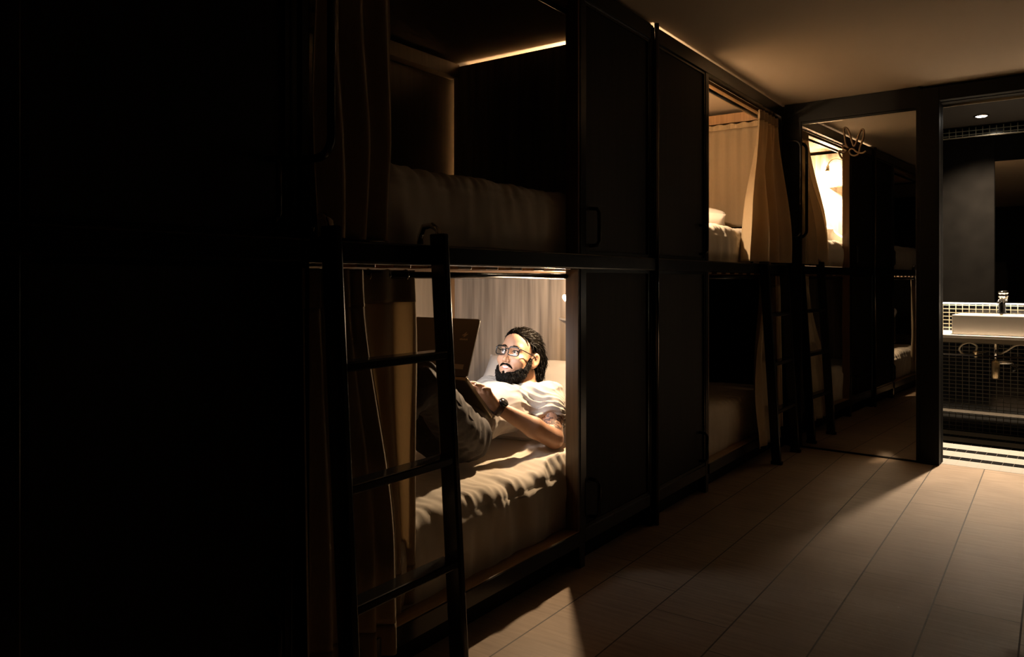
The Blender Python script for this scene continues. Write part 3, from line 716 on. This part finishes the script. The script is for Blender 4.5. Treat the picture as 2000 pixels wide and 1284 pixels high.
# ------------------------------------------------------------------ laptop
LX0, LX1 = -2.285, -1.925                    # far and near end
HY, HZ = 2.401, .800                          # hinge line
Dv = Vector((0, .7071, -.7071)); Nv = Vector((0, .7071, .7071))     # along the keyboard deck, out of the deck
Lv = Vector((0, .355, .935)).normalized(); Ln = Vector((0, .935, -.355)).normalized()   # up the lid, out of the screen
hinge = Vector((0, HY, HZ))
lap = thing('laptop', 'open laptop with dark grey lid resting on the thighs of the reading man', 'laptop', (-2.1, HY, HZ))
def slab(org, dv, nv, l0, l1, t0, t1, x0, x1, mb=None, rad=0.0):
    mb = mb or MB()
    def q(t):
        if rad <= 0: return [Vector((x, 0, 0))+org+dv*l+nv*t for x, l in ((x0, l0), (x1, l0), (x1, l1), (x0, l1))]
    if rad <= 0: return mb.hexa(q(t0), q(t1))
    out = []
    for cx, cl, a0 in ((x1-rad, l1-rad, 0), (x0+rad, l1-rad, PI/2), (x0+rad, l0+rad, PI), (x1-rad, l0+rad, 1.5*PI)):
        for k in range(6): a = a0+PI/2*k/5; out.append((cx+rad*math.cos(a), cl+rad*math.sin(a)))
    n = len(out); vs = [Vector((x, 0, 0))+org+dv*l+nv*t for t in (t0, t1) for x, l in out]
    return mb.add(vs, [tuple(range(n-1, -1, -1)), tuple(range(n, 2*n))]+[(i, (i+1) % n, n+(i+1) % n, n+i) for i in range(n)])
lid = slab(hinge, Lv, Ln, 0, .245, -.007, 0, LX0, LX1, rad=.012).build('lid', 'laptop_shell', lap, bevel=.0015)
slab(hinge, Lv, Ln, .012, .238, .0003, .0012, LX0+.008, LX1-.008).build('screen', 'screen', lid)
slab(hinge, Lv, Ln, .004, .243, .0001, .0006, LX1-.008, LX1-.001).build('bezel', 'laptop_edge', lid)
base = slab(hinge, Dv, Nv, -.004, .250, -.018, 0, LX0, LX1, rad=.012).build('deck', 'laptop_edge', lap, bevel=.004)
mk = MB(); md = MB()
for rI in range(5):
    nk = 14
    for kx in range(nk):
        xa = LX0+.03+kx*(.30/nk); slab(hinge, Dv, Nv, .030+rI*.0215, .030+rI*.0215+.0175, 0, .0022, xa, xa+.30/nk-.0035, mk)
mk.build('keyboard', 'keys_dark', base)
slab(hinge, Dv, Nv, .160, .235, 0, .0006, -2.16, -2.05).build('touchpad', 'keys', base)
# round emblem with bird shape and small writing bars on the outside of the lid
def lidpt(x, l, t=-.0075): return Vector((x, 0, 0))+hinge+Lv*l+Ln*t
em = MB(); cx, cl, R_ = -1.985, .168, .028
em.add([lidpt(cx+R_*math.cos(2*PI*k/36), cl+R_*math.sin(2*PI*k/36)) for k in range(36)]+[lidpt(cx+R_*math.cos(2*PI*k/36), cl+R_*math.sin(2*PI*k/36), -.0079) for k in range(36)],
       [tuple(range(36)), tuple(range(71, 35, -1))]+[(k, (k+1) % 36, 36+(k+1) % 36, 36+k) for k in range(36)])
em.build('round_sticker', 'laptop_shell', lid)
bird = MB(); shp = [(-.016, .004), (-.004, .010), (.008, .020), (.006, .010), (.018, .012), (.010, .004), (.002, -.002), (-.006, -.004), (-.002, .003)]
bird.add([lidpt(cx+a, cl+b, -.0082) for a, b in shp]+[lidpt(cx+a, cl+b, -.0086) for a, b in shp], [tuple(range(9)), tuple(range(17, 8, -1))]+[(k, (k+1) % 9, 9+(k+1) % 9, 9+k) for k in range(9)])
for k in range(9):
    xa = cx-.021+k*.0047; hh = .0065 if k % 3 else .0052
    slab(hinge, Lv, Ln, cl-.016, cl-.016+hh, -.0086, -.0078, xa, xa+.0033, bird)
bird.build('sticker_print', 'sticker', lid)
slab(hinge, Lv, Ln, .030, .050, -.0080, -.007, -2.02, -1.955).build('paper_label', 'sticker', lid)

# ------------------------------------------------------------------ the bearded man
man = thing('person', 'bearded person with black glasses and light t-shirt lying in bunk with laptop', 'person', (-2.05, 2.45, .45))
HS = 1.07; HO = np.array([-2.055, 2.865, .864]); ph = math.radians(17); ro = math.radians(3); yw = math.radians(2)
Fv = np.array([math.sin(yw), -math.cos(ph), math.sin(ph)]); Fv /= np.linalg.norm(Fv)
Uv = np.array([math.sin(ro), math.sin(ph), math.cos(ph)]); Uv -= Fv*(Uv@Fv); Uv /= np.linalg.norm(Uv)
Xv = np.cross(Uv, Fv)*1.0
if Xv[0] < 0: Xv = -Xv
HM = np.stack([Xv, Fv, Uv])                 # rows: his left, forward, up
def loc(P): return ((P-HO)@HM.T)/HS
def wld(p): return Vector(HO + HS*(np.array(p)@HM))
def face(L):
    d = ell(L, (0, -.092, .038), (.074, .098, .080))
    d = smin(d, ell(L, (0, -.055, -.038), (.063, .060, .072)), .03)
    d = smin(d, cap(L, (-.045, -.055, -.085), (0, -.018, -.104), .018, .019), .03)
    d = smin(d, cap(L, (.045, -.055, -.085), (0, -.018, -.104), .018, .019), .03)
    for s in (-1, 1): d = smin(d, ell(L, (s*.038, -.022, -.034), (.026, .022, .022)), .02)
    d = smin(d, cap(L, (-.038, -.014, .020), (.038, -.014, .020), .011), .018)
    for s in (-1, 1): d = smax(d, -ell(L, (s*.031, .006, .001), (.019, .016, .011)), .012)
    for s in (-1, 1): d = smin(d, ell(L, (s*.031, -.014, .000), (.0145, .0135, .0125)), .004)
    d = smin(d, cap(L, (0, -.004, .006), (0, .016, -.036), .0075, .0105), .012)
    d = smin(d, ell(L, (0, .019, -.040), (.011, .010, .009)), .006)
    for s in (-1, 1): d = smin(d, ell(L, (s*.013, .006, -.043), (.009, .011, .008)), .006)
    for s in (-1, 1): d = smax(d, -ell(L, (s*.007, .012, -.052), (.0042, .006, .004)), .002)
    d = smin(d, ell(L, (0, -.012, -.070), (.034, .018, .022)), .018)
    for s in (-1, 1): d = smax(d, -cap(L, (s*.020, .008, -.045), (s*.034, -.002, -.068), .003), .006)
    d = smax(d, -ell(L, (0, .008, -.0705), (.021, .012, .0055)), .003)
    return d
def ears(L, d):
    for s in (-1, 1):
        c = np.array([s*.077, -.098, -.012]); q = L-c; q = np.stack([q[:, 0]-s*np.maximum(-q[:, 1], 0)*.35*0-s*(-q[:, 1])*.45, q[:, 1], q[:, 2]+.18*q[:, 1]], 1)
        o = ell(q, (0, 0, 0), (.010, .020, .034)); o = smin(o, ell(q, (0, .006, -.026), (.007, .009, .010)), .006)
        o = smax(o, -ell(q, (s*.010, -.001, .004), (.008, .011, .021)), .004)
        o = smin(o, cap(q, (0, .012, -.006), (0, .016, .004), .005), .004)
        d = smin(d, o, .006)
    return d
NK0, NK1 = np.array([-2.055, 3.00, .82]), np.array([-2.045, 2.975, .71])
SHN, ELN, WRN = np.array([-1.885, 2.955, .658]), np.array([-1.770, 2.800, .505]), np.array([-1.925, 2.582, .664])
SHF, ELF, WRF = np.array([-2.235, 2.955, .658]), np.array([-2.36, 2.80, .52]), np.array([-2.235, 2.612, .642])
deck_f = np.array([0, -.7071, .7071]); deck_n = np.array([0, .7071, .7071])
def hand(P, W, lat, tilt):
    f = deck_f+np.array([tilt, 0, 0]); f /= np.linalg.norm(f); l = np.array([lat, 0, 0.0]); l -= f*(l@f); l /= np.linalg.norm(l); n = deck_n
    g = lambda a, b, c: W+f*a+l*b+n*c
    kn = [(.088, .028), (.094, .009), (.090, -.010), (.080, -.028)]; ln = [.070, .080, .074, .056]
    d = None
    for (a, b), L_ in zip(kn, ln):
        e = cap(P, g(.012, b*.55, 0), g(a, b, -.002), .016, .0115); d = e if d is None else smin(d, e, .012)
    for (a, b), L_, cu in zip(kn, ln, (.0, .004, .002, .003)):
        p0 = g(a, b, -.002); p1 = g(a+L_*.42, b*1.12, .004+cu); p2 = g(a+L_*.72, b*1.18, -.006+cu); p3 = g(a+L_*.93, b*1.2, -.018+cu)
        e = np.minimum(np.minimum(cap(P, p0, p1, .0100, .0088), cap(P, p1, p2, .0088, .0080)), cap(P, p2, p3, .0080, .0068)); d = smin(d, e, .004)
    t0 = g(.020, .020, -.004); t1 = g(.050, .044, -.010); t2 = g(.082, .054, -.014); t3 = g(.106, .052, -.019)
    e = chain(P, [t0, t1, t2, t3], [.016, .0115, .0098, .008], .008); return smin(d, e, .010)
PEL = np.array([-2.03, 2.43, .565])
HPN, KNN, ANN = np.array([-1.935, 2.405, .555]), np.array([-1.835, 2.02, .835]), np.array([-1.90, 1.70, .515])
HPF, KNF, ANF = np.array([-2.14, 2.44, .56]), np.array([-2.19, 2.06, .83]), np.array([-2.10, 1.76, .515])
def torso(P, g=0.0):
    d = ell(P, PEL+np.array([-.02, 0, 0]), (.155+g, .15+g, .105+g)); d = smin(d, ell(P, (-2.075, 2.60, .590), (.135+g, .17+g, .100+g)), .05)
    d = smin(d, ell(P, (-2.07, 2.79, .612), (.145+g, .17+g, .110+g)), .05); d = smin(d, cap(P, (-2.17, 2.93, .635), (-1.95, 2.93, .635), .075+g), .045)
    return d
def legs(P, g=0.0):
    d = chain(P, [HPN, KNN, ANN], [.082+g, .064+g, .046+g], .02); return smin(d, chain(P, [HPF, KNF, ANF], [.092+g, .064+g, .046+g], .02), .02)
def body(P):
    d = torso(P)
    d = smin(d, chain(P, [SHN, ELN*.45+SHN*.55, ELN], [.056, .050, .040], .02), .03)
    d = smin(d, chain(P, [ELN, ELN*.65+WRN*.35, WRN], [.041, .043, .0255], .015), .012)
    d = smin(d, chain(P, [SHF, ELF, WRF], [.058, .042, .026], .02), .03)
    d = smin(d, hand(P, WRN, -1, -.10), .012); d = smin(d, hand(P, WRF, 1, .10), .012)
    d = smin(d, legs(P, -.012), .02)
    for A, s in ((ANN, 0), (ANF, 0)):
        d = smin(d, chain(P, [A, A+np.array([0, -.05, -.02]), A+np.array([.0, -.15, -.028])], [.036, .034, .022], .02), .02)
    d = smin(d, cap(P, NK0, NK1, .056, .062), .03)
    m_ = np.abs(P-HO-np.array([0, .09, 0])).max(1) < .22; L = loc(P[m_])
    hd = ears(L, face(L))*HS; dm = d[m_]; d[m_] = np.where(True, smin(dm, hd, .012), dm)
    return d
bd = nets(body, (-2.47, 1.50, .42), (-1.68, 3.14, 1.03), .003, 'body', 'skin', man)

def wr(P, f, sx, sy, sz, seed): n_ = vnoise(P*np.array([sx, sy, sz]), f, seed); return 1-np.abs(n_)
def shirt(P):
    d = torso(P, .008)
    for S_, E_ in ((SHN, ELN), (SHF, ELF)):
        e = chain(P, [S_, S_*.30+E_*.70], [.068, .070], .02)
        ax = (E_-S_)/np.linalg.norm(E_-S_); e = smax(e, ((P-S_)@ax)-np.linalg.norm(E_-S_)*.58, .006); d = smin(d, e, .035)
    d = smax(d, -(cap(P, NK0+np.array([0, -.05, .02]), NK1+np.array([0, -.0, .0]), .060, .060)), .01)
    d = smax(d, 2.40-P[:, 1]+(P[:, 2]-.56)*.35, .01)
    q = P-SHN; rr = np.linalg.norm(q*np.array([.6, 1, 1]), axis=1)
    ang = np.arctan2(P[:, 2]-.60, 2.93-P[:, 1])
    d -= .0045*(1-2*np.abs(np.sin(ang*10+vnoise(P, 9, 3)*3.2)))*np.exp(-((rr-.15)/.11)**2)
    d -= .009*(wr(P, 9, 1.0, 1.5, 3.0, 5)-.6) + .005*(wr(P, 20, 1, 1.6, 2, 8)-.6)
    d += .005*np.exp(-(((P[:, 1]-2.86)+(P[:, 2]-.66)*.3)/.010)**2)*(P[:, 0] > -1.98)
    return d
nets(shirt, (-2.47, 2.30, .42), (-1.74, 3.12, .80), .0035, 't_shirt', 'shirt', man)
def pants(P):
    d = smin(legs(P, .008), ell(P, PEL+np.array([-.01, 0, 0]), (.175, .16, .118)), .03)
    d = smax(d, P[:, 1]-2.50+(P[:, 2]-.56)*.3, .01)
    for A, K in ((ANN, KNN), (ANF, KNF)):
        ax = (A-K)/np.linalg.norm(A-K); m_ = sph(P, A, .14) < 0; d = np.where(m_, smax(d, (P-A)@ax-.0, .006), d)
    for K in (KNN, KNF): d -= .005*np.exp(-(np.linalg.norm(P-K, axis=1)/.12)**2)*np.sin(P[:, 1]*95+P[:, 2]*60+vnoise(P, 14, 2)*2)
    d -= .012*(wr(P, 12, 1.2, 1, 1.2, 11)-.6)+.005*(wr(P, 28, 1, 1, 1, 15)-.6)
    q = P-HPN; d -= .005*np.exp(-(np.linalg.norm(q, axis=1)/.13)**2)*np.sin(P[:, 1]*120-P[:, 2]*40+vnoise(P, 10, 6)*2)
    return d
tr = nets(pants, (-2.34, 1.58, .42), (-1.70, 2.60, .95), .0035, 'trousers', 'jeans', man)
# side seam on the near trouser leg
MB().tube([tuple(HPN*(1-t)+KNN*t+np.array([.085-.012*t, .012, .018])) for t in [k/14 for k in range(1, 14)]], .0022, 6).build('side_seam', 'jeans', tr, smooth=True)

def fb(P, L):
    return .004*vnoise(P, 70, 1)+.003*vnoise(P, 160, 2)
def beard(P):
    L = loc(P)
    d = ell(L, (0, -.055, -.040), (.071, .072, .080)); d = smin(d, ell(L, (0, -.028, -.108), (.050, .046, .036)), .03)
    for s in (-1, 1): d = smin(d, cap(L, (s*.060, -.075, -.02), (s*.050, -.050, -.085), .018, .022), .02)
    line = np.interp(L[:, 1], [-.12, -.09, -.072, -.055, -.035, -.015, .01], [.045, .03, .0, -.040, -.062, -.080, -.092])
    d = smax(d, (L[:, 2]-line-.008*vnoise(P, 60, 4)), .006); d = smax(d, L[:, 1]*0-(L[:, 1]+.098), .006)
    d = smax(d, -ell(L, (0, .018, -.079), (.030, .042, .019)), .006)
    d = smin(d, ell(L, (0, .004, -.092), (.0075, .007, .009)), .004)
    d += .004*(vnoise(P, 75, 1))+.0025*vnoise(P, 170, 2)+.007*np.exp(-np.maximum(line-L[:, 2], 0)/.012)*(L[:, 2] > -.06)
    return d*HS
bo = nets(beard, HO-np.array([.12, .10, .19]), HO+np.array([.12, .16, .08]), .0022, 'beard', 'beard', man)
def hair(P):
    L = loc(P)
    d = ell(L, (0, -.096, .042), (.082, .104, .086))
    d = smin(d, ell(L, (0, -.168, -.020), (.084, .075, .090)), .04); d = smin(d, ell(L, (.020, -.165, -.090), (.066, .046, .066)), .03)
    line = np.interp(L[:, 1], [-.15, -.112, -.10, -.085, -.070, -.05, -.02, .02], [-.16, -.11, .015, -.004, .012, .038, .060, .066])
    d = smax(d, (line-L[:, 2])*.8+.003*vnoise(P, 80, 4), .005)
    for s in (-1, 1): d = smax(d, -ell(L, (s*.090, -.098, -.012), (.030, .026, .036)), .006)
    strand = np.sin((L[:, 2]*1.0+np.abs(L[:, 0])*.5)*260+vnoise(P, 18, 5)*5); d += .0006*strand + .0025*vnoise(P, 40, 7)+.0018*vnoise(P, 130, 9)+.0085*np.exp(-np.maximum(L[:, 2]-line, 0)/.022)*(L[:, 1] > -.11)
    return d*HS
ho = nets(hair, HO-np.array([.13, .06, .20]), HO+np.array([.13, .30, .17]), .0025, 'hair', 'hair', man)
def strands(src, name, n, length, rad, dirfn, m_, seed):
    rg = random.Random(seed); me = src.data; nv = len(me.vertices); mb = MB(); o_ = world_of(src)
    for _ in range(n):
        v = me.vertices[rg.randrange(nv)]; p_ = Vector(v.co)+o_; nn = Vector(v.normal); L0 = loc(np.array(p_)[None])[0]
        d = Vector(dirfn(L0, rg)); tdir = (d-nn*d.dot(nn)*.9).normalized(); ln = length*(.5+rg.random()*.8)
        q = [p_-nn*.0015]; cur = p_+nn*.0003
        for k in range(4):
            q.append(cur); cur = cur+tdir*ln/4+nn*(.0012 if k < 2 else -.0004)+Vector((rg.uniform(-1, 1), rg.uniform(-1, 1), rg.uniform(-1, 1)))*ln*.035; tdir = (tdir+Vector((0, 0, -.10))).normalized()
        mb.tube(q, [rad, rad, rad*.9, rad*.7, rad*.25], 4)
    o2 = mb.build(name, m_, src, smooth=True); o2['kind'] = 'stuff'
back = Vector(-Fv); upv = Vector(Uv)
strands(ho, 'hair_strands', 1500, .050, .0010, lambda L, r_: back*(1.0 if L[2] > .0 else .25)-upv*(.15 if L[2] > .05 else .9)+Vector((r_.uniform(-.2, .2), 0, 0)), 'hair_strand', 3)
strands(bo, 'beard_strands', 1500, .013, .0008, lambda L, r_: Vector((r_.uniform(-.5, .5), r_.uniform(-.6, .2), -1.0)), 'hair_strand', 4)
# moustache, eyebrows
def hl(p): return tuple(wld(p))
mb = MB()
for s in (-1, 1):
    mb.tube([hl((s*.001, .010, -.058)), hl((s*.010, .0105, -.0575)), hl((s*.020, .004, -.062)), hl((s*.029, -.006, -.072)), hl((s*.032, -.013, -.086)), hl((s*.033, -.018, -.098))], [.0035, .0052, .0056, .0056, .0062, .006], 8)
mb.build('moustache', 'beard', man, smooth=True)
for s in (-1, 1):
    MB().tube([hl((s*.012, .0035, .019)), hl((s*.022, .0055, .0235)), hl((s*.036, -.001, .0245)), hl((s*.048, -.014, .018))], [.0024, .0034, .0028, .001], 8).build('eyebrow', 'hair', man, smooth=True)
    c = wld((s*.031, -.0075, 0)); ev = MB(); fr = Vector(Fv)
    e = ev.lathe([(.0116*HS*math.sin(PI*k/16), -.0116*HS*math.cos(PI*k/16)) for k in range(1, 16)], c, fr, 24).build('eye', 'eye_white', man, smooth=True)
    MB().lathe([(.0058*HS, .0100*HS), (.0050*HS, .0112*HS), (.002*HS, .0121*HS)], c, fr+Vector((-.05, 0, -.04)), 18).build('iris', 'iris', e, smooth=True)
    for q in (1, -1):
        lp = [hl((s*.031+math.cos(a)*.0145*1.0, .0015-.0058*abs(math.cos(a))**2*1.2, q*math.sin(a)*(.0062 if q > 0 else .0050))) for a in [PI*k/10 for k in range(11)]]
        MB().tube(lp, .0020*HS if q > 0 else .0013*HS, 6).build('eyelid', 'skin' if q < 0 else 'hair', e, smooth=True)
# smile: teeth and lips
def mouth(x, up): return .0045-(x/.024)**2*.011
tm = MB()
tm.grid(lambda u, v: hl(((u-.5)*.046, mouth((u-.5)*.048, 0)+.0005, -.0665+.004*((u-.5)*2)**2-(1-abs(u-.5)*1.3)*.0085*v)), 24, 4)
tm.build('teeth', 'teeth', man, smooth=True, solid=.003)
MB().tube([hl((x, mouth(x, 0)+.001, -.0775+.0085*(x/.022)**2)) for x in [(-.022+.0044*k) for k in range(11)]], [.0012, .002, .003, .0036, .004, .0042, .004, .0036, .003, .002, .0012], 8).build('lower_lip', 'lips', man, smooth=True)
MB().tube([hl((x, mouth(x, 0)+.001, -.0645+.0035*(x/.022)**2)) for x in [(-.022+.0044*k) for k in range(11)]], [.001, .0015, .002, .0024, .0026, .0024, .0026, .0024, .002, .0015, .001], 8).build('upper_lip', 'lips', man, smooth=True)
# glasses
gl = MB()
def rim(s, r=.0016):
    P_ = []
    for k in range(40):
        a = 2*PI*k/40; ca, sa = math.cos(a), math.sin(a); n_ = 4.0
        x = .0255*math.copysign(abs(ca)**(2/n_), ca); z = .0185*math.copysign(abs(sa)**(2/n_), sa); P_.append((s*.0335+x, .0165-.10*abs(x+s*.0*1)*0-.14*max(0, abs(s*.0335+x)-.02), -.001+z*(1-.0*x)))
    return P_
glo = MB()
for s in (-1, 1): glo.tube([hl(p) for p in rim(s)], .0024*HS, 8, closed=True)
for s in (-1, 1):   # thicker top bars
    glo.tube([hl((p[0], p[1], p[2]+.0008)) for p in rim(s) if p[2] > .0150], .0034*HS, 8)
glo.tube([hl((-.009, .0165, .006)), hl((0, .019, .009)), hl((.009, .0165, .006))], .0026*HS, 8)
for s in (-1, 1): glo.tube([hl((s*.059, .0105, .012)), hl((s*.068, .002, .012)), hl((s*.074, -.035, .008)), hl((s*.079, -.085, .004)), hl((s*.080, -.105, -.008))], .0023*HS, 8)
g_ = glo.build('glasses_frame', 'frame_black', man, smooth=True)
for s in (-1, 1):
    P_ = rim(s); m = MB(); m.add([hl((x, y-.0004, z)) for x, y, z in P_], [tuple(range(40))]); m.build('glasses_lens', 'lens', g_, smooth=True)
# watch on the near wrist
ax = Vector(ELN-WRN).normalized(); wc = Vector(WRN)+ax*.020
wt = MB().lathe([(.0300, -.013), (.0355, -.012), (.0355, .012), (.0300, .013)], wc, ax, 30).build('watch_band', 'watch_band', man, smooth=True)
nn = (Vector((.35, -.35, .8)) - ax*Vector((.35, -.35, .8)).dot(ax)).normalized()
MB().lathe([(.019, .028), (.021, .033), (.021, .041), (.018, .043)], wc, nn, 24).build('watch_case', 'watch_glass', wt, smooth=True)
